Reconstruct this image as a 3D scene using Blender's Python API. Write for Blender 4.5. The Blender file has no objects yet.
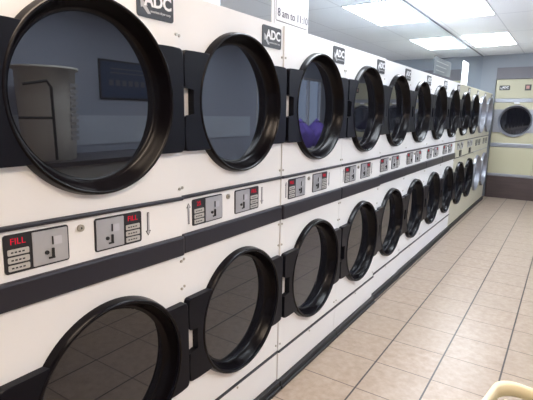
import bpy, bmesh, math, random
from mathutils import Vector, Matrix
random.seed(7)
C = bpy.context.scene.collection
PI = math.pi

# ------------------------------------------------------------------ camera
def make_camera():
    cx, cy, cz, yaw, pit, rol, f = 1.19949, -1.21127, 1.51262, -0.588156, 0.189556, 0.014288, 446.93
    F = Vector((math.sin(yaw)*math.cos(pit), math.cos(yaw)*math.cos(pit), -math.sin(pit)))
    R0 = Vector((math.cos(yaw), -math.sin(yaw), 0)); U0 = R0.cross(F)
    R = math.cos(rol)*R0 + math.sin(rol)*U0; U = R.cross(F)
    cam = bpy.data.cameras.new('camera'); o = bpy.data.objects.new('camera', cam); C.objects.link(o)
    m = Matrix((( R.x, U.x, -F.x, cx), (R.y, U.y, -F.y, cy), (R.z, U.z, -F.z, cz), (0, 0, 0, 1)))
    o.matrix_world = m
    cam.sensor_width = 36; cam.sensor_fit = 'HORIZONTAL'; cam.lens = f*36/533
    cam.clip_start = .02
    bpy.context.scene.camera = o
make_camera()

sc = bpy.context.scene
w = bpy.data.worlds.new('world'); sc.world = w; w.use_nodes = True
w.node_tree.nodes['Background'].inputs[0].default_value = (.55, .70, 1, 1)
w.node_tree.nodes['Background'].inputs[1].default_value = 1.3
sc.view_settings.view_transform = 'Standard'; sc.view_settings.look = 'None'
sc.view_settings.gamma = 1; sc.view_settings.use_curve_mapping = False
sc.view_settings.exposure = 0.5
LAMP = 19.0            # radiance of the ceiling light panels

# ------------------------------------------------------------------ materials
MAT = {}
def nodes(name):
    m = bpy.data.materials.new(name); m.use_nodes = True
    nt = m.node_tree; return m, nt, nt.nodes['Principled BSDF']
def plain(name, col, rough=.5, metal=0, coat=0, noise=0, scale=8, bump=0, spec=.5):
    m, nt, b = nodes(name)
    b.inputs['Base Color'].default_value = (*col, 1); b.inputs['Roughness'].default_value = rough
    b.inputs['Metallic'].default_value = metal; b.inputs['Coat Weight'].default_value = coat
    b.inputs['Specular IOR Level'].default_value = spec
    if noise or bump:
        tc = nt.nodes.new('ShaderNodeTexCoord'); n = nt.nodes.new('ShaderNodeTexNoise')
        n.inputs['Scale'].default_value = scale; n.inputs['Detail'].default_value = 4
        nt.links.new(tc.outputs['Object'], n.inputs['Vector'])
        if noise:
            r = nt.nodes.new('ShaderNodeMixRGB'); r.blend_type = 'MIX'
            r.inputs[1].default_value = (*[c*(1-noise) for c in col], 1); r.inputs[2].default_value = (*[min(1, c*(1+noise)) for c in col], 1)
            nt.links.new(n.outputs['Fac'], r.inputs[0]); nt.links.new(r.outputs[0], b.inputs['Base Color'])
        if bump:
            bp = nt.nodes.new('ShaderNodeBump'); bp.inputs['Strength'].default_value = bump
            nt.links.new(n.outputs['Fac'], bp.inputs['Height']); nt.links.new(bp.outputs[0], b.inputs['Normal'])
    MAT[name] = m; return m
def emit(name, col, s):
    m = bpy.data.materials.new(name); m.use_nodes = True; nt = m.node_tree; nt.nodes.clear()
    e = nt.nodes.new('ShaderNodeEmission'); o = nt.nodes.new('ShaderNodeOutputMaterial')
    e.inputs[0].default_value = (*col, 1); e.inputs[1].default_value = s
    nt.links.new(e.outputs[0], o.inputs[0]); MAT[name] = m; return m

plain('enamel', (.80, .79, .78), .38, noise=.02, scale=3)
plain('cream', (.44, .41, .285), .42, noise=.04, scale=3)
plain('cream_face', (.53, .50, .38), .42, noise=.05, scale=3)
plain('door_black', (.004, .0032, .0045), .24, spec=.16)
plain('plate_black', (.0045, .0045, .008), .36, spec=.13)
plain('silver', (.30, .31, .345), .36, metal=.6)
plain('trim_dark', (.018, .017, .025), .36, spec=.3)
plain('toe_black', (.012, .012, .014), .5)
plain('coin_steel', (.44, .44, .46), .35, metal=.55, noise=.05, scale=30)
plain('button', (.42, .41, .39), .5)
plain('coin_label', (.50, .50, .54), .5)
plain('slot', (.006, .006, .006), .5)
plain('panel_black', (.010, .009, .013), .35)
plain('decal_grey', (.17, .165, .17), .6)
plain('decal_white', (.80, .80, .82), .5)
plain('decal_grey_light', (.45, .45, .47), .5)
plain('chrome', (.45, .42, .36), .3, metal=.9)
plain('seam', (.33, .29, .20), .8)
plain('paper', (.86, .86, .88), .7)
plain('ink', (.05, .05, .10), .7)
plain('wall_blue', (.31, .335, .375), .7, noise=.05, scale=2)
plain('board_grey', (.19, .18, .20), .7, noise=.06, scale=3)
plain('wall_grey', (.42, .46, .57), .8, noise=.03, scale=2)
plain('wall_band', (.62, .68, .80), .6)
plain('trim_white', (.62, .63, .67), .5)
plain('trim_line', (.07, .08, .10), .5)
plain('basket', (.62, .56, .40), .45)
plain('hamper', (.62, .60, .57), .6)
plain('counter', (.07, .06, .065), .3)
plain('counter_front', (.55, .54, .52), .5)
plain('sign_blue', (.03, .06, .14), .4)
plain('tube_dark', (.03, .03, .03), .4)
plain('bag_purple', (.13, .08, .42), .8, noise=.3, scale=9)
plain('notice', (.055, .065, .07), .8, noise=.08, scale=14)
plain('pink', (.45, .22, .20), .5)
emit('red_led', (1, .02, .06), .6)
emit('lamp', (.86, .93, 1), LAMP)
emit('lamp_warm', (1, .80, .62), LAMP*.9)

def glass_door():
    m, nt, b = nodes('door_glass')
    b.inputs['Base Color'].default_value = (.008, .008, .011, 1); b.inputs['Roughness'].default_value = .015
    b.inputs['IOR'].default_value = 1.75
    MAT['door_glass'] = m
glass_door()
def mirror_mat():
    m, nt, b = nodes('mirror')
    b.inputs['Base Color'].default_value = (.80, .86, .88, 1); b.inputs['Metallic'].default_value = 1
    b.inputs['Roughness'].default_value = .02
    MAT['mirror'] = m
mirror_mat()
def pane_mat():
    m = bpy.data.materials.new('window_pane'); m.use_nodes = True; nt = m.node_tree; nt.nodes.clear()
    t = nt.nodes.new('ShaderNodeBsdfTransparent'); g = nt.nodes.new('ShaderNodeBsdfGlossy'); mx = nt.nodes.new('ShaderNodeMixShader')
    o = nt.nodes.new('ShaderNodeOutputMaterial'); mx.inputs[0].default_value = .06; g.inputs['Roughness'].default_value = .02
    nt.links.new(t.outputs[0], mx.inputs[1]); nt.links.new(g.outputs[0], mx.inputs[2]); nt.links.new(mx.outputs[0], o.inputs[0])
    MAT['window_pane'] = m
pane_mat()

def mth(nt, op, a, b=None, c=None):
    n = nt.nodes.new('ShaderNodeMath'); n.operation = op
    for i, v in enumerate((a, b, c)):
        if v is None: continue
        if isinstance(v, (int, float)): n.inputs[i].default_value = v
        else: nt.links.new(v, n.inputs[i])
    return n.outputs[0]
def line_mask(nt, coord, off, pitch, half):
    t = mth(nt, 'FRACT', mth(nt, 'DIVIDE', mth(nt, 'SUBTRACT', coord, off - 50*pitch), pitch))
    d = mth(nt, 'MULTIPLY', mth(nt, 'MINIMUM', t, mth(nt, 'SUBTRACT', 1, t)), pitch)
    return mth(nt, 'LESS_THAN', d, half)
def cell(nt, coord, off, pitch):
    return mth(nt, 'FLOOR', mth(nt, 'DIVIDE', mth(nt, 'SUBTRACT', coord, off - 50*pitch), pitch))
def mix(nt, fac, a, b):
    n = nt.nodes.new('ShaderNodeMixRGB')
    for i, v in ((0, fac), (1, a), (2, b)):
        if isinstance(v, tuple): n.inputs[i].default_value = (*v, 1)
        elif isinstance(v, (int, float)): n.inputs[i].default_value = v
        else: nt.links.new(v, n.inputs[i])
    return n.outputs[0]
def floor_mat():
    m, nt, b = nodes('floor_tile')
    g = nt.nodes.new('ShaderNodeNewGeometry'); s = nt.nodes.new('ShaderNodeSeparateXYZ'); nt.links.new(g.outputs['Position'], s.inputs[0])
    X, Y = s.outputs[0], s.outputs[1]; P = .334; X0, Y0 = .026, 1.637
    lx = line_mask(nt, X, X0, P, .0048); ly = line_mask(nt, Y, Y0, .3295, .0032)
    n1 = nt.nodes.new('ShaderNodeTexNoise'); n1.inputs['Scale'].default_value = 24; n1.inputs['Detail'].default_value = 7; n1.inputs['Roughness'].default_value = .65
    cb = nt.nodes.new('ShaderNodeCombineXYZ')
    nt.links.new(X, cb.inputs[0]); nt.links.new(Y, cb.inputs[1])
    nt.links.new(mth(nt, 'ADD', mth(nt, 'MULTIPLY', cell(nt, X, X0, P), 3.7), mth(nt, 'MULTIPLY', cell(nt, Y, Y0, .3295), 1.9)), cb.inputs[2])
    nt.links.new(cb.outputs[0], n1.inputs['Vector'])
    wn = nt.nodes.new('ShaderNodeTexWhiteNoise'); wn.noise_dimensions = '2D'
    cc = nt.nodes.new('ShaderNodeCombineXYZ'); nt.links.new(cell(nt, X, X0, P), cc.inputs[0]); nt.links.new(cell(nt, Y, Y0, .3295), cc.inputs[1]); nt.links.new(cc.outputs[0], wn.inputs['Vector'])
    rp = nt.nodes.new('ShaderNodeValToRGB'); nt.links.new(n1.outputs['Fac'], rp.inputs[0])
    e = rp.color_ramp.elements; e[0].position = .33; e[0].color = (.275, .205, .155, 1); e[1].position = .66; e[1].color = (.37, .295, .235, 1)
    tint = mix(nt, mth(nt, 'MULTIPLY', wn.outputs['Value'], .22), rp.outputs[0], (.29, .235, .185))
    c1 = mix(nt, ly, tint, (.10, .072, .06)); c2 = mix(nt, lx, c1, (.03, .024, .024))
    nt.links.new(c2, b.inputs['Base Color'])
    b.inputs['Roughness'].default_value = .32; b.inputs['Specular IOR Level'].default_value = .4
    MAT['floor_tile'] = m
floor_mat()
def ceil_mat():
    m, nt, b = nodes('ceiling_tile')
    g = nt.nodes.new('ShaderNodeNewGeometry'); s = nt.nodes.new('ShaderNodeSeparateXYZ'); nt.links.new(g.outputs['Position'], s.inputs[0])
    X, Y = s.outputs[0], s.outputs[1]
    k = mth(nt, 'MAXIMUM', line_mask(nt, X, -.25, .62, .006), line_mask(nt, Y, 3.41, 1.22, .008))
    n = nt.nodes.new('ShaderNodeTexNoise'); n.inputs['Scale'].default_value = 60; nt.links.new(g.outputs['Position'], n.inputs['Vector'])
    base = mix(nt, n.outputs['Fac'], (.72, .73, .77), (.79, .80, .84))
    nt.links.new(mix(nt, k, base, (.56, .57, .62)), b.inputs['Base Color']); b.inputs['Roughness'].default_value = .9
    MAT['ceiling_tile'] = m
ceil_mat()
def wood_mat():
    m, nt, b = nodes('plinth_wood')
    tc = nt.nodes.new('ShaderNodeTexCoord'); mp = nt.nodes.new('ShaderNodeMapping'); mp.inputs['Scale'].default_value = (1.5, 1.5, 14)
    n = nt.nodes.new('ShaderNodeTexNoise'); n.inputs['Scale'].default_value = 2.2; n.inputs['Detail'].default_value = 5
    nt.links.new(tc.outputs['Object'], mp.inputs[0]); nt.links.new(mp.outputs[0], n.inputs['Vector'])
    r = nt.nodes.new('ShaderNodeValToRGB'); nt.links.new(n.outputs['Fac'], r.inputs[0])
    r.color_ramp.elements[0].color = (.028, .018, .018, 1); r.color_ramp.elements[1].color = (.075, .050, .046, 1)
    nt.links.new(r.outputs[0], b.inputs['Base Color']); b.inputs['Roughness'].default_value = .45
    MAT['plinth_wood'] = m
wood_mat()

# ------------------------------------------------------------------ mesh helpers
def obj(name, bm, mat, parent=None, smooth=False, loc=None):
    bmesh.ops.recalc_face_normals(bm, faces=bm.faces[:])
    me = bpy.data.meshes.new(name); bm.to_mesh(me); bm.free()
    if isinstance(mat, str): mat = [mat]
    for k in mat: me.materials.append(MAT[k])
    if smooth:
        for p in me.polygons: p.use_smooth = True
    o = bpy.data.objects.new(name, me); C.objects.link(o)
    if parent is not None: o.parent = parent
    if loc: o.location = loc
    return o
def empty(name, loc, rz=0, label=None, cat=None, group=None):
    o = bpy.data.objects.new(name, None); C.objects.link(o); o.location = loc; o.rotation_euler = (0, 0, rz)
    o.empty_display_size = .1
    if label: tag(o, label, cat, group)
    return o
def tag(o, label, cat, group=None):
    o['label'] = label; o['category'] = cat
    if group: o['group'] = group
    return o
def struct(o): o['kind'] = 'structure'; return o
def box(bm, x0, x1, y0, y1, z0, z1, r=0, seg=2, mi=0):
    res = bmesh.ops.create_cube(bm, size=1)
    vs = res['verts']
    for v in vs:
        v.co = Vector((x0+(v.co.x+.5)*(x1-x0), y0+(v.co.y+.5)*(y1-y0), z0+(v.co.z+.5)*(z1-z0)))
    fs = set(f for v in vs for f in v.link_faces)
    for f in fs: f.material_index = mi
    if r:
        es = list(set(e for v in vs for e in v.link_edges))
        bmesh.ops.bevel(bm, geom=es, offset=r, segments=seg, profile=.5, affect='EDGES')
    return bm
def B(*a, **k): return box(bmesh.new(), *a, **k)
def poly_yz(bm, pts, x0, x1, bev=0, mi=0):
    """solid with outline pts in (y,z), between x0 and x1 (front)"""
    lo = [bm.verts.new((x0, y, z)) for y, z in pts]; hi = [bm.verts.new((x1, y, z)) for y, z in pts]
    n = len(pts); fs = [bm.faces.new(hi), bm.faces.new(lo[::-1])]
    for i in range(n): fs.append(bm.faces.new((lo[i], lo[(i+1) % n], hi[(i+1) % n], hi[i])))
    for f in fs: f.material_index = mi
    if bev:
        es = [bm.edges.get((hi[i], hi[(i+1) % n])) for i in range(n)]
        bmesh.ops.bevel(bm, geom=es, offset=bev, segments=2, profile=.5, affect='EDGES')
    return bm
def rrect(y0, y1, z0, z1, r, n=4):
    pts = []
    for cy, cz, a0 in ((y1-r, z1-r, 0), (y0+r, z1-r, 90), (y0+r, z0+r, 180), (y1-r, z0+r, 270)):
        for k in range(n+1):
            a = math.radians(a0+90*k/n); pts.append((cy+r*math.cos(a), cz+r*math.sin(a)))
    return pts
def lathe_x(bm, prof, cy, cz, n=96, closed=False):
    rings = []
    for x, r in prof:
        rings.append([bm.verts.new((x, cy+r*math.cos(2*PI*i/n), cz+r*math.sin(2*PI*i/n))) for i in range(n)])
    for a, b in zip(rings, rings[1:]):
        for i in range(n): bm.faces.new((a[i], a[(i+1) % n], b[(i+1) % n], b[i]))
    return rings
def disc_x(bm, x, cy, cz, r, n=64, back=.006):
    poly_yz(bm, [(cy+r*math.cos(2*PI*i/n), cz+r*math.sin(2*PI*i/n)) for i in range(n)], x-back, x)
    return bm
def panel_hole(bm, y0, y1, z0, z1, cy, cz, r, xf, th=.015):
    angs = [2*PI*i/72 for i in range(72)]
    for yy, zz in ((y0, z0), (y1, z0), (y0, z1), (y1, z1)): angs.append(math.atan2(zz-cz, yy-cy) % (2*PI))
    angs = sorted(set(round(a, 6) for a in angs)); inn, out, outb, innb = [], [], [], []
    for a in angs:
        c, s = math.cos(a), math.sin(a)
        t = min([((y1-cy)/c if c > 1e-9 else (y0-cy)/c if c < -1e-9 else 9), ((z1-cz)/s if s > 1e-9 else (z0-cz)/s if s < -1e-9 else 9)])
        inn.append(bm.verts.new((xf, cy+r*c, cz+r*s))); innb.append(bm.verts.new((xf-th, cy+r*c, cz+r*s)))
        out.append(bm.verts.new((xf, cy+t*c, cz+t*s))); outb.append(bm.verts.new((xf-th, cy+t*c, cz+t*s)))
    n = len(angs)
    for i in range(n):
        j = (i+1) % n
        bm.faces.new((inn[i], out[i], out[j], inn[j])); bm.faces.new((out[i], outb[i], outb[j], out[j]))
        bm.faces.new((inn[j], innb[j], innb[i], inn[i])); bm.faces.new((innb[i], innb[j], outb[j], outb[i]))
    return bm
def text_bm(s, size, y0, z0, x, bold=0, ext=.0006, align='LEFT', shear=0):
    cu = bpy.data.curves.new('txt', 'FONT'); cu.body = s; cu.size = size; cu.extrude = ext; cu.offset = bold
    cu.align_x = align; cu.shear = shear; cu.resolution_u = 3
    o = bpy.data.objects.new('txt', cu); C.objects.link(o)
    dg = bpy.context.evaluated_depsgraph_get(); me = bpy.data.meshes.new_from_object(o.evaluated_get(dg))
    bpy.data.objects.remove(o); bpy.data.curves.remove(cu)
    bm = bmesh.new(); bm.from_mesh(me); bpy.data.meshes.remove(me)
    for v in bm.verts:
        a = v.co.copy(); v.co = Vector((x+a.z, y0+a.x, z0+a.y))
    return bm
def tube(bm, pts, r, n=8):
    prev = None
    for i, p in enumerate(pts):
        p = Vector(p); d = (Vector(pts[min(i+1, len(pts)-1)])-Vector(pts[max(i-1, 0)])).normalized()
        u = d.cross(Vector((0, 0, 1)))
        if u.length < 1e-3: u = d.cross(Vector((1, 0, 0)))
        u.normalize(); v = d.cross(u)
        ring = [bm.verts.new(p+r*(math.cos(2*PI*k/n)*u+math.sin(2*PI*k/n)*v)) for k in range(n)]
        if prev:
            for k in range(n): bm.faces.new((prev[k], prev[(k+1) % n], ring[(k+1) % n], ring[k]))
        else: bm.faces.new(ring)
        prev = ring
    bm.faces.new(prev[::-1]); return bm
def copy_tree(o, parent=None):
    c = o.copy(); C.objects.link(c)
    if parent is not None: c.parent = parent
    for ch in list(o.children): copy_tree(ch, c)
    return c

# ------------------------------------------------------------------ setting
H = 2.65; XM = -.31; XR = 3.6; YB = -3.4; YF = 8.34; YE = 9.05
struct(obj('floor', B(XM-.1, XR+.1, YB-.1, YE+.1, -.1, 0), 'floor_tile'))
struct(obj('ceiling', B(XM-.1, XR+.1, YB-.1, YE+.1, H, H+.1), 'ceiling_tile'))
struct(obj('wall_left', B(XM-.1, XM, YB, YE, 0, H), 'wall_blue'))
struct(obj('wall_near', B(XM, XR, YB-.1, YB, 0, H), 'wall_grey'))
struct(obj('wall_far', B(XM, XR, YE, YE+.1, 0, H), 'wall_blue'))
# the corner pier and the lintel the far dryers are built into
struct(obj('trim_1', B(XM, -.045, YF, YE, 0, H), 'wall_blue'))
struct(obj('trim_2', B(-.045, XR, YF, YE, 2.215, H), 'wall_blue'))
struct(obj('trim_3', B(-.045, XR, YF-.022, YF, 2.215, 2.42), 'board_grey'))
# right wall with two shop windows
bm = bmesh.new()
W1 = (5.7, 6.9); W2 = (7.1, 8.3); ZW = (1.05, 2.3)
box(bm, XR, XR+.1, YB, YE, 0, ZW[0]); box(bm, XR, XR+.1, YB, YE, ZW[1], H)
for a, b in ((YB, W1[0]), (W1[1], W2[0]), (W2[1], YE)): box(bm, XR, XR+.1, a, b, ZW[0], ZW[1])
struct(obj('wall_right', bm, 'wall_grey'))
struct(obj('trim_4', B(XR-.012, XR, YB, 5.5, 1.12, 1.47), 'wall_band'))
for i, (a, b) in enumerate((W1, W2)):
    f = bmesh.new()
    for bb in ((a, a+.05, *ZW), (b-.05, b, *ZW), (a, b, ZW[0], ZW[0]+.05), (a, b, ZW[1]-.05, ZW[1]), ((a+b)/2-.02, (a+b)/2+.02, *ZW)):
        box(f, XR-.01, XR+.06, *bb)
    fr = struct(obj('window_%d' % (i+1), f, 'trim_white'))
    obj('pane', B(XR+.03, XR+.036, a+.04, b-.04, ZW[0]+.04, ZW[1]-.04), 'window_pane', fr)
struct(obj('baseboard_right', B(XR-.015, XR, YB, YE, 0, .1), 'toe_black'))
# ceiling edge moulding over the mirror
struct(obj('trim_5', B(XM, XM+.012, YB, YF, H-.010, H), 'trim_white'))
tm = struct(obj('trim_6', B(XM, XM+.008, YB, YF, H-.022, H-.010), 'trim_line'))

# wall mirror above the row
mr = empty('wall_mirror', (XM, 3, 1.94), 0, 'long wall mirror above the row of stacked dryers reaching the ceiling', 'mirror')
obj('mirror_glass', B(.0, .004, -4.6, 5.33, 0, H-1.94-.026), 'mirror', mr)
obj('mirror_frame', B(.0, .012, -4.6, 5.33, -.02, 0), 'trim_white', mr)

# ------------------------------------------------------------------ ceiling lights
def ceiling_light(x, y, mat, label):
    t = empty('ceiling_light', (x, y, H), 0, label, 'ceiling light', 'fluorescent ceiling panels')
    f = bmesh.new(); hw, hl = .305, .60
    for bb in ((-hw, -hw+.012, -hl, hl), (hw-.012, hw, -hl, hl), (-hw, hw, -hl, -hl+.012), (-hw, hw, hl-.012, hl)): box(f, *bb, -.006, 0)
    obj('frame', f, 'trim_white', t)
    obj('diffuser', B(-hw+.012, hw-.012, -hl+.012, hl-.012, -.004, 0), mat, t)
ceiling_light(.06, 4.02, 'lamp', 'glowing rectangular ceiling light at the top of the photo, nearer of two beside the mirror')
ceiling_light(.06, 6.47, 'lamp', 'glowing rectangular ceiling light beside the mirror, closest to the far wall')
ceiling_light(.06, 1.58, 'lamp', 'glowing ceiling light over the third dryer, above the photo edge')
ceiling_light(.06, -.86, 'lamp_warm', 'warm ceiling light over the nearest dryer, above the photo edge')
ceiling_light(2.5, 4.02, 'lamp', 'glowing ceiling light over the aisle by the first window')
ceiling_light(2.5, 6.47, 'lamp', 'glowing ceiling light over the aisle by the second window')
ceiling_light(2.5, 1.58, 'lamp', 'glowing ceiling light over the counter with the blue sign')
ceiling_light(2.0, -.86, 'lamp_warm', 'warm ceiling light over the aisle behind the camera')

# ------------------------------------------------------------------ dryers
U = .724; HW = .3605
CU, CL = 1.554, .602          # centres of upper and lower door
RING = [(0, .295), (.024, .291), (.031, .288), (.0345, .284), (.033, .280), (.026, .277), (.010, .2725), (-.004, .268), (-.018, .262), (-.027, .256), (-.031, .250), (-.032, .244)]
RING_THIN = [(0, .296), (.026, .293), (.034, .290), (.038, .286), (.034, .282), (.020, .273), (-.010, .264), (-.032, .250)]
def plate(bm, cz, notch=True, h=.182, out=.354, x0=.001, x1=.030, bev=.005, rin=.281, rout=.290, cy=0):
    """door plate: a wide rectangle merged with a disc, round opening in the middle, hinge notch in the left edge"""
    c = .014; q = []
    a0 = math.asin(h/rout)
    q += [(out, -h+c), (out, h-c), (out-c*.3, h-c*.3), (out-c, h)]
    for k in range(33): a = a0+(PI-2*a0)*k/32; q.append((cy+rout*math.cos(a), rout*math.sin(a)))
    q += [(-out+c, h), (-out+c*.3, h-c*.3), (-out, h-c)]
    if notch: q += [(-out, .055), (-out+.046, .049), (-out+.046, -.049), (-out, -.055)]
    q += [(-out, -h+c), (-out+c*.3, -h+c*.3), (-out+c, -h)]
    for k in range(33): a = PI+a0+(PI-2*a0)*k/32; q.append((cy+rout*math.cos(a), rout*math.sin(a)))
    q += [(out-c, -h), (out-c*.3, -h+c*.3)]
    # extra points where a straight run spans a wide angle
    p = []
    for i in range(len(q)):
        a, b = q[i], q[(i+1) % len(q)]; n = max(1, int(math.dist(a, b)/.03))
        for k in range(n): p.append((a[0]+(b[0]-a[0])*k/n, a[1]+(b[1]-a[1])*k/n))
    n = len(p); fo, bo, fi, bi = [], [], [], []
    for y, z in p:
        l = math.hypot(y-cy, z); iy, iz = cy+rin*(y-cy)/l, rin*z/l
        fo.append(bm.verts.new((x1, y, z+cz))); bo.append(bm.verts.new((x0, y, z+cz)))
        fi.append(bm.verts.new((x1, iy, iz+cz))); bi.append(bm.verts.new((x0, iy, iz+cz)))
    for i in range(n):
        j = (i+1) % n
        bm.faces.new((fo[i], fo[j], fi[j], fi[i])); bm.faces.new((bo[j], bo[i], bi[i], bi[j]))
        bm.faces.new((bo[i], bo[j], fo[j], fo[i])); bm.faces.new((fi[i], fi[j], bi[j], bi[i]))
    bmesh.ops.bevel(bm, geom=[bm.edges.get((fo[i], fo[(i+1) % n])) for i in range(n)], offset=bev, segments=2, profile=.5, affect='EDGES')
    return bm
def make_door(parent, cz, pmat, rim, prof, glass_r, notch=True, cy=0, label=None, hinge=True):
    d = obj('door', plate(bmesh.new(), cz, notch, cy=cy), pmat, parent)
    if label: d['label'] = label
    bm = bmesh.new(); lathe_x(bm, prof, cy, cz); obj('rim', bm, rim, d, smooth=True)
    obj('door_glass', disc_x(bmesh.new(), prof[-1][0]+.002, cy, cz, glass_r), 'door_glass', d)
    return d
def control_unit(parent, side, word):
    """side -1: display on the left, coin slide on the right; +1 mirrored"""
    yc = -.205 if side < 0 else .068
    z0, z1 = 1.070, 1.177; hw = .0925
    c = obj('control_panel', poly_yz(bmesh.new(), rrect(yc-hw, yc+hw, z0, z1, .008), 0, .003), 'panel_black', parent)
    def Y(a, b):   # fractions measured from the display side
        a, b = -hw+a*2*hw, -hw+b*2*hw
        return (yc+a, yc+b) if side < 0 else (yc-b, yc-a)
    y0, y1 = Y(.41, .975)
    cs = obj('coin_slide', poly_yz(bmesh.new(), rrect(y0, y1, z0+.005, z1-.005, .003), .003, .0055), 'coin_steel', c)
    m = (y0+y1)/2
    bm = bmesh.new()
    box(bm, .0055, .0085, m+.004, m+.007, z0+.058, z0+.082); box(bm, .0055, .0105, m+.002, m+.008, z0+.022, z0+.048)
    disc_x(bm, .009, m-.013, z0+.038, .006, 16, .0035); box(bm, .0055, .0085, m-.008, m+.010, z0+.018, z0+.023)
    obj('coin_slot', bm, 'slot', c)
    obj('coin_plate', poly_yz(bmesh.new(), rrect(m+.010, m+.034, z0+.056, z0+.080, .002), .0055, .0065), 'coin_label', c)
    y0, y1 = Y(.05, .36)
    for k in range(3):
        za = z0+.007+k*.0215
        bt = obj('button', poly_yz(bmesh.new(), rrect(y0, y1, za, za+.0165, .003), .003, .0052), 'button', c)
        if word:
            box_bm = bmesh.new()
            for q in range(4): box(box_bm, .0052, .0056, y0+.008+q*.010, y0+.0145+q*.010, za+.006, za+.010)
            obj('button_marking', box_bm, 'panel_black', c)
    if word:
        obj('display', text_bm(word, .025, (y0+y1)/2, z1-.028, .0034, bold=-.0003, align='CENTER'), 'red_led', c)
    return c
def arrow(parent, y, up):
    z0, z1 = 1.083, 1.166; w_, hd = .0045, .0115
    if up: pts = [(y-w_, z0), (y+w_, z0), (y+w_, z1-.018), (y+hd, z1-.018), (y, z1), (y-hd, z1-.018), (y-w_, z1-.018)]
    else: pts = [(y-w_, z1), (y-w_, z0+.018), (y-hd, z0+.018), (y, z0), (y+hd, z0+.018), (y+w_, z0+.018), (y+w_, z1)]
    a = obj('arrow_decal', poly_yz(bmesh.new(), pts, .0005, .0016), 'panel_black', parent)
    i = .0018
    if up: pts = [(y-w_+i, z0+i), (y+w_-i, z0+i), (y+w_-i, z1-.018+i), (y+hd-.0035, z1-.018+i), (y, z1-.003), (y-hd+.0035, z1-.018+i), (y-w_+i, z1-.018+i)]
    else: pts = [(y-w_+i, z1-i), (y-w_+i, z0+.018-i), (y-hd+.0035, z0+.018-i), (y, z0+.003), (y+hd-.0035, z0+.018-i), (y+w_-i, z0+.018-i), (y+w_-i, z1-i)]
    obj('arrow_fill', poly_yz(bmesh.new(), pts, .0016, .002), 'decal_grey_light', a)
def badge(parent, y0, y1, z0, z1, x=0, name='brand_badge'):
    b = obj(name, poly_yz(bmesh.new(), rrect(y0, y1, z0, z1, .010), x, x+.003), 'panel_black', parent)
    w_ = y1-y0; h = z1-z0
    obj('badge_lettering', text_bm('ADC', h*.60, y0+w_*.57, z0+h*.40, x+.0034, bold=h*.018, align='CENTER', shear=0), 'decal_white', b)
    bm = bmesh.new()
    a = [(y0+.09*w_, z0+.62*h), (y0+.28*w_, z0+.40*h), (y0+.24*w_, z0+.38*h), (y0+.36*w_, z0+.14*h), (y0+.28*w_, z0+.12*h), (y0+.15*w_, z0+.33*h), (y0+.10*w_, z0+.30*h)]
    poly_yz(bm, a[::-1], x+.003, x+.0038)
    obj('badge_arrow', bm, 'decal_grey_light', b)
    obj('badge_small_lettering', text_bm('american dryer corp', h*.115, y0+w_*.63, z0+.20*h, x+.0034, bold=h*.003, align='CENTER'), 'decal_grey_light', b)
def screw(parent, y, z, x=0):
    bm = bmesh.new(); disc_x(bm, x+.004, y, z, .0055, 12, .004); box(bm, x+.004, x+.0045, y-.004, y+.004, z-.0008, z+.0008)
    obj('screw', bm, 'chrome', parent)

TOPZ = 1.931
def make_dryer(words=('FILL', 'FILL')):
    t = empty('stacked_dryer', (0, 0, 0))
    bm = bmesh.new()
    box(bm, XM+.035, -.058, -.3605, .3605, .05, TOPZ-.003)
    for s in (-1, 1): box(bm, -.058, -.016, s*.356-.0035, s*.356+.0035, .05, TOPZ-.003)
    obj('cabinet', bm, 'seam', t)
    obj('top_panel', B(XM+.035, 0, -HW, HW, TOPZ-.003, TOPZ+.001), 'enamel', t)
    u = obj('upper_front_panel', panel_hole(bmesh.new(), -HW, HW, 1.2, TOPZ-.003, .014, CU, .283, 0), 'enamel', t)
    l = obj('lower_front_panel', panel_hole(bmesh.new(), -HW, HW, .226, .996, .020, CL, .283, 0), 'enamel', t)
    f = obj('control_fascia', B(-.015, 0, -HW, HW, 1.048, 1.190, .0015, 1), 'enamel', t)
    obj('narrow_trim', B(-.012, .012, -HW, HW, 1.188, 1.202, .005), 'trim_dark', t)
    obj('wide_trim', B(-.012, .016, -HW, HW, .972, 1.050, .008), 'trim_dark', t)
    obj('lower_trim', B(-.012, .008, -.362, .362, .213, .225, .002, 1), 'trim_dark', t)
    obj('kick_panel', B(-.015, .000, -HW, HW, .048, .213, .0015, 1), 'enamel', t)
    b = bmesh.new(); box(b, -.05, .022, -.362, .362, 0, .048, .002, 1); box(b, .022, .032, -.362, .362, 0, .020, .003, 1)
    obj('toe_base', b, 'toe_black', t)
    make_door(t, CU, 'plate_black', 'door_black', RING, .245, cy=.014)
    make_door(t, CL, 'plate_black', 'door_black', [(x, r*1.02) for x, r in RING], .249, cy=.020)
    control_unit(t, -1, words[0]); control_unit(t, 1, words[1])
    arrow(t, -.317, True); arrow(t, .192, False)
    bm = bmesh.new(); disc_x(bm, .006, -.0715, 1.158, .011, 20, .006); disc_x(bm, .0075, -.0715, 1.158, .006, 16, .002)
    lk = obj('lock', bm, 'chrome', t); obj('keyhole', B(.0075, .008, -.0735, -.0695, 1.155, 1.161), 'slot', lk)
    badge(t, .178, .338, 1.818, 1.912)
    for y, z in ((-.350, 1.232), (.350, 1.232), (-.350, 1.785), (.350, 1.785), (-.350, .948), (.350, .948), (-.350, .835), (.350, .835), (-.345, .262), (.345, .262), (0, .196), (.02, .292)):
        screw(t, y, z)
    return t
def place(t, i, dx, label):
    t.location = (dx, (i-.5)*U-(.003 if i == 0 else 0), 0); tag(t, label, 'dryer', 'stacked dryers along the mirror wall')
base = make_dryer()
place(base, 0, .007, 'white stacked dryer nearest the camera, its two black doors cut by the left edge')
second = make_dryer(('25', 'FILL'))
place(second, 1, -.006, 'white stacked dryer second from the camera, its left display reading 25')
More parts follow.
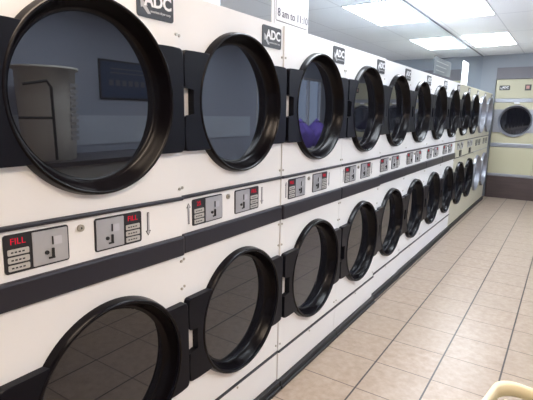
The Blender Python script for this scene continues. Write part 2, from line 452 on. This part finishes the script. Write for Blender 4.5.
names = ['third', 'fourth', 'fifth', 'sixth', 'seventh', 'eighth']
extra = ['beneath the lettered white sign', 'just past the lettered white sign', 'first one set back after the near four', 'in the middle of the row',
         'toward the far end', 'the last before the cream ones']
for k in range(6):
    d = copy_tree(base)
    place(d, k+2, (0, 0, -.018, -.023, -.025, -.026)[k], '%s white stacked dryer from the camera, %s' % (names[k], extra[k]))

def make_cream(silver):
    t = empty('stacked_dryer', (0, 0, 0))
    bm = bmesh.new(); box(bm, XM+.05, -.058, -.3605, .3605, .05, TOPZ-.003)
    for s in (-1, 1): box(bm, -.058, -.016, s*.356-.0035, s*.356+.0035, .05, TOPZ-.003)
    obj('cabinet', bm, 'seam', t)
    obj('top_panel', B(XM+.05, 0, -HW, HW, TOPZ-.003, TOPZ+.001), 'cream_face', t)
    obj('upper_front_panel', panel_hole(bmesh.new(), -HW, HW, 1.2, TOPZ-.003, .014, CU, .283, 0), 'cream_face', t)
    obj('lower_front_panel', panel_hole(bmesh.new(), -HW, HW, .10, .965, .020, CL, .283, 0), 'cream_face', t)
    obj('control_fascia', B(-.015, .0, -HW, HW, .975, 1.190, .0015, 1), 'cream_face', t)
    obj('narrow_trim', B(-.012, .010, -HW, HW, 1.188, 1.200, .004), 'trim_dark', t)
    obj('lower_trim', B(-.012, .006, -HW, HW, .965, .977, .002, 1), 'trim_dark' if not silver else 'silver', t)
    obj('kick_panel', B(-.012, -.002, -HW, HW, .05, .098, .0015, 1), 'cream_face', t)
    obj('toe_base', B(-.05, .020, -.362, .362, 0, .048, .002, 1), 'toe_black', t)
    if silver:
        make_door(t, CU, 'silver', 'silver', RING_THIN, .252, cy=.014); make_door(t, CL, 'silver', 'silver', RING_THIN, .252, cy=.020)
        for y in (-.20, -.09, .07, .18):
            pn = obj('control_panel', poly_yz(bmesh.new(), rrect(y-.026, y+.026, 1.062, 1.160, .006), 0, .004), 'panel_black', t)
            obj('button', B(.004, .006, y-.016, y+.016, 1.075, 1.095), 'coin_steel', pn)
    else:
        make_door(t, CU, 'plate_black', 'door_black', RING, .245, cy=.014); make_door(t, CL, 'plate_black', 'door_black', [(x, r*1.02) for x, r in RING], .249, cy=.020)
        for y in (-.13, .10):
            pn = obj('control_panel', poly_yz(bmesh.new(), rrect(y-.085, y+.085, 1.075, 1.175, .006), 0, .004), 'coin_steel', t)
            obj('display', B(.004, .0055, y-.07, y-.02, 1.13, 1.16), 'panel_black', pn)
            obj('coin_slot', B(.004, .007, y+.02, y+.028, 1.095, 1.145), 'slot', pn)
        obj('coin_box', B(0, .012, -.05, .07, .985, 1.062, .003), 'panel_black', t)
    badge(t, .178, .338, 1.818, 1.912)
    for y, z in ((-.35, 1.232), (.35, 1.232), (-.35, 1.785), (.35, 1.785), (-.35, .948), (.35, .948), (0, .15), (.02, .292)): screw(t, y, z)
    return t
cd = make_cream(False); place(cd, 8, -.026, 'cream stacked dryer with black doors, directly after the last white dryer')
c2 = copy_tree(cd); place(c2, 9, -.028, 'cream stacked dryer with black doors, beside the silver-doored dryers')
cs = make_cream(True); place(cs, 10, -.030, 'cream stacked dryer with silver doors, beside the black-doored cream dryer')
c3 = copy_tree(cs); place(c3, 11, -.030, 'cream stacked dryer with silver doors, in the corner by the far wall')

# ------------------------------------------------------------------ far wall machines
def make_far():
    t = empty('wall_dryer', (0, 0, 0)); g = .372; CZ = 1.452
    obj('cabinet', B(-.6, -.055, -.370, .370, .46, 2.20), 'seam', t)
    obj('upper_front_panel', B(-.02, 0, -g, g, 1.862, 2.205, .002, 1), 'cream', t)
    obj('middle_trim', B(-.02, .010, -g, g, 1.790, 1.860, .006), 'silver', t)
    obj('front_panel', panel_hole(bmesh.new(), -g, g, 1.045, 1.788, 0, CZ, .275, 0), 'cream', t)
    obj('lower_trim', B(-.02, .012, -g, g, .968, 1.043, .008), 'silver', t)
    obj('lower_front_panel', B(-.02, 0, -g, g, .470, .966, .002, 1), 'cream', t)
    obj('base_trim', B(-.02, .012, -g, g, .418, .468, .006), 'silver', t)
    # silver door: wide plate with a round rim
    d = obj('door', plate(bmesh.new(), CZ, False, h=.21, out=.368, x1=.022, rin=.272, rout=.285), 'silver', t)
    bm = bmesh.new(); lathe_x(bm, [(x, r*.985) for x, r in RING_THIN], 0, CZ); obj('rim', bm, 'silver', d, smooth=True)
    obj('door_glass', disc_x(bmesh.new(), -.031, 0, CZ, .249), 'door_glass', d)
    obj('handle', B(.0, .03, -.045, .045, 1.762, 1.790, .005), 'decal_white', d)
    badge(t, -.315, -.140, 2.010, 2.095)
    q = obj('settings_label', B(0, .003, .10, .20, 2.0, 2.105), 'panel_black', t)
    obj('label_window', B(.003, .004, .12, .17, 2.03, 2.085), 'pink', q)
    screw(t, 0, 1.875); screw(t, -.02, .95)
    return t
fm = make_far(); fl = ['cream wall dryer with one silver door, beside the corner of the mirror wall',
    'cream wall dryer second from the mirror corner, right of the photo edge', 'cream wall dryer third from the mirror corner, right of the photo edge',
    'cream wall dryer farthest from the mirror corner']
for k in range(4):
    d = fm if k == 0 else copy_tree(fm)
    d.location = (.341+k*.748, 8.30, 0); d.rotation_euler = (0, 0, -PI/2)
    tag(d, fl[k], 'dryer', 'large dryers built into the far wall')
tag(obj('machine_plinth', B(-.03, XR-.02, 8.285, 8.9, 0, .417, .004), 'plinth_wood'), 'dark brown wooden plinth under the cream wall dryers', 'plinth')

# ------------------------------------------------------------------ signs
def sign(y0, y1, z0, z1, x, text, label):
    t = empty('standing_sign', (x, (y0+y1)/2, z0), 0, label, 'sign', 'white signs standing on the dryers'); hw = (y1-y0)/2; h = z1-z0
    obj('board', B(-.004, 0, -hw, hw, 0, h), 'paper', t)
    obj('support_foot', B(-.12, -.004, -.03, .03, 0, .004), 'paper', t)
    if text:
        bm = bmesh.new()
        for bb in ((-hw+.035, hw-.012, .014, .018), (-hw+.030, -hw+.033, .018, h-.02), (-hw+.016, -hw+.018, .0, h-.02), (-hw+.035, hw-.012, h-.02, h-.016)): box(bm, 0, .0008, *bb)
        obj('border', bm, 'decal_grey', t)
        obj('lettering', text_bm(text, .052, -hw+.045, .038, .0008, ext=.0004), 'ink', t)
        obj('headline', text_bm('NOTICE', .085, 0, .16, .0008, ext=.0004, align='CENTER'), 'ink', t) if False else None
sign(.622, .966, TOPZ+.002, TOPZ+.302, -.006, '8 am to 11:10', 'white lettered sign standing on top of the third stacked dryer')
ps = empty('posted_sign', (XM+.0042, 6.72, 1.95), 0, 'narrow blank white sign on the mirror above the far dryers', 'sign')
obj('board', B(0, .004, -.20, .26, 0, .43), 'paper', ps)
n = empty('paper_notice', (XM+.0042, 5.25, 2.16), 0, 'pale faded notice stuck on the mirror above the dryers', 'notice')
obj('sheet', B(0, .002, -.46, .46, -.10, .10), 'notice', n)
bm = bmesh.new()
for k in range(3): box(bm, .002, .0025, -.36, .30-.1*k, .045-.055*k, .055-.055*k)
obj('printed_lines', bm, 'decal_grey', n)

# ------------------------------------------------------------------ laundry basket, bottom right corner
def laundry_basket():
    t = empty('laundry_basket', (0, 0, 0), 0, 'cream plastic laundry basket with slatted sides in the bottom right corner', 'basket')
    L, Wd, Hh = .62, .44, .28
    def ring(s, z, r=.055, n=8):
        hl, hw = L/2-(1-s)*.3, Wd/2-(1-s)*.3; pts = []
        for cx, cy, a0 in ((hw-r, hl-r, 0), (-hw+r, hl-r, 90), (-hw+r, -hl+r, 180), (hw-r, -hl+r, 270)):
            for k in range(n+1):
                a = math.radians(a0+90*k/n); pts.append((cx+r*math.cos(a), cy+r*math.sin(a), z))
        return pts
    def loft(bm, rs, close=False):
        vs = [[bm.verts.new(p) for p in r] for r in rs]
        for a, b in zip(vs, vs[1:]):
            for i in range(len(a)): bm.faces.new((a[i], a[(i+1) % len(a)], b[(i+1) % len(a)], b[i]))
        return vs
    bm = bmesh.new()
    loft(bm, [ring(.976, Hh-.03), ring(.98, Hh-.006), ring(1.0, Hh-.006), ring(1.02, Hh-.004), ring(1.025, Hh), ring(1.018, Hh+.004), ring(.985, Hh+.005), ring(.975, Hh), ring(.968, Hh-.03), ring(.976, Hh-.03)])
    obj('rim', bm, 'basket', t, smooth=True)
    bm = bmesh.new()
    for k in range(3):
        z = Hh-.10-k*.07; s = .95-.045*k
        loft(bm, [ring(s, z), ring(s, z+.014), ring(s-.015, z+.014), ring(s-.015, z), ring(s, z)])
    a0, b0 = ring(.957, Hh-.038, n=4), ring(.80, .01, n=4)
    def lerp_path(pts, n):
        P_ = [Vector(p) for p in pts]+[Vector(pts[0])]; d = [0]
        for i in range(len(P_)-1): d.append(d[-1]+(P_[i+1]-P_[i]).length)
        out = []
        for k in range(n):
            s = d[-1]*k/n
            for i in range(len(P_)-1):
                if d[i+1] >= s: out.append(P_[i].lerp(P_[i+1], (s-d[i])/(d[i+1]-d[i]))); break
        return out
    for p, q in zip(lerp_path(a0, 44), lerp_path(b0, 44)): tube(bm, [p, q], .006, 6)
    obj('slatted_side', bm, 'basket', t)
    bm = bmesh.new(); vs = loft(bm, [ring(.80, 0), ring(.80, .012)]); bm.faces.new(vs[0][::-1]); bm.faces.new(vs[1])
    obj('bottom', bm, 'basket', t)
    t.rotation_euler = (0, 0, math.radians(-9)); return t
lb = laundry_basket(); lb.location = (1.288, -.212, .500)
st = empty('basket_stand', (1.288, -.212, 0), math.radians(-9), 'thin metal stand carrying the cream laundry basket', 'stand')
obj('shelf', B(-.16, .16, -.24, .24, .485, .497, .003), 'chrome', st)
for sx in (-.145, .145):
    for sy in (-.225, .225):
        lg = obj('leg', tube(bmesh.new(), [(sx, sy, .05), (sx, sy, .487)], .010), 'chrome', st)
        bm = bmesh.new(); lathe_x(bm, [(-.01, .001), (-.01, .024), (.01, .024), (.01, .001)], sy, .0245, 20)
        for v in bm.verts: v.co.x += sx
        obj('caster', bm, 'tube_dark', lg)

# ------------------------------------------------------------------ things across the aisle (seen in the door glass)
cn = empty('folding_counter', (3.2, .6, 0), 0, 'long dark-topped folding counter along the wall across the aisle', 'counter')
obj('counter_top', B(-.42, .37, -2.6, 2.3, .98, 1.03, .006), 'counter', cn)
obj('counter_body', B(-.36, .37, -2.55, 2.25, 0, .98), 'counter_front', cn)
hp = empty('laundry_hamper', (3.12, 1.36, 1.03), 0, 'tall pale perforated laundry hamper standing on the folding counter', 'hamper')
bm = bmesh.new(); N = 40
prof = [(.235, 0), (.25, .02), (.262, .25), (.275, .60), (.285, .87), (.315, .88), (.318, .905), (.30, .905), (.27, .87), (.24, .03), (0.01, .025)]
rg = [[bm.verts.new((r*.9*math.cos(2*PI*i/N), r*math.sin(2*PI*i/N), z)) for i in range(N)] for r, z in prof]
for a, b in zip(rg, rg[1:]):
    for i in range(N): bm.faces.new((a[i], a[(i+1) % N], b[(i+1) % N], b[i]))
hb = obj('hamper_body', bm, 'hamper', hp, smooth=True)
bm = bmesh.new()
for r in range(10):
    for k in range(4):
        a = PI-.95+k*.17; z = .20+r*.058; rr = .262+.024*(z/.72)
        cx, cy = rr*.9*math.cos(a), rr*math.sin(a)
        box(bm, cx-.012, cx+.002, cy-.012, cy+.012, z, z+.032)
obj('hole_pattern', bm, 'decal_grey_light', hb); hb.children[0]['kind'] = 'stuff'
bm = bmesh.new(); tube(bm, [(-.27, -.10, .02), (-.29, -.12, .70), (-.29, -.16, .76), (-.24, -.36, .72)], .014)
tube(bm, [(-.285, -.11, .42), (-.20, -.40, .42)], .012); obj('carry_frame', bm, 'tube_dark', hp)
bs = empty('framed_wall_sign', (XR-.002, 2.72, 1.91), PI, 'blue framed sign on the wall across the aisle', 'sign')
obj('frame', B(0, .02, -.46, .40, -.24, .24, .006), 'tube_dark', bs)
obj('sign_face', B(.02, .022, -.435, .375, -.215, .215), 'sign_blue', bs)
bm = bmesh.new()
for k in range(6): box(bm, .022, .0235, -.30+k*.10, -.235+k*.10, -.07, .0)
for k in range(2): box(bm, .022, .0235, -.30, .24, .08+.05*k, .095+.05*k)
obj('printed_marks', bm, 'decal_grey', bs)
def bag(x, y, label):
    bm = bmesh.new(); bmesh.ops.create_icosphere(bm, subdivisions=4, radius=1)
    for v in bm.verts:
        c = v.co; a = math.atan2(c.y, c.x); k = 1+.06*math.sin(5*a+3*c.z)+.04*math.sin(9*a)
        s = 1 if c.z < .3 else max(.25, 1-(c.z-.3)*1.15)
        c.x *= .26*k*s; c.y *= .30*k*s; c.z = max(-.6, c.z)*.34+.204
    t = empty('laundry_bag', (x, y, 0), 0, label, 'bag'); obj('bag_body', bm, 'bag_purple', t, smooth=True)
    obj('drawstring', tube(bmesh.new(), [(.07*math.cos(q/12*2*PI), .07*math.sin(q/12*2*PI), .475) for q in range(13)], .010), 'tube_dark', t)
    return t
tb = empty('folding_table', (3.15, 6.7, 0), 0, 'white folding table under the shop windows across the aisle', 'table')
obj('tabletop', B(-.40, .40, -1.3, 1.3, .86, .90, .005), 'counter_front', tb)
for sx in (-.34, .34):
    for sy in (-1.2, 1.2): obj('leg', tube(bmesh.new(), [(sx, sy, 0), (sx, sy, .862)], .02), 'chrome', tb)
b1 = bag(3.0, 6.3, 'purple laundry bag on the white table under the first window'); b1.location.z = .90
b2 = bag(3.02, 7.0, 'purple laundry bag on the white table between the windows'); b2.location.z = .90

# the control module of the nearest dryer sits slightly crooked
piv = Matrix.Translation((0, .36, 1.08)) @ Matrix.Rotation(math.radians(-1.3), 4, 'X') @ Matrix.Translation((0, -.36, -1.08))
for ch in base.children:
    if ch.name.split('.')[0] in ('narrow_trim', 'wide_trim', 'control_fascia', 'control_panel', 'arrow_decal', 'lock'):
        ch.matrix_local = piv
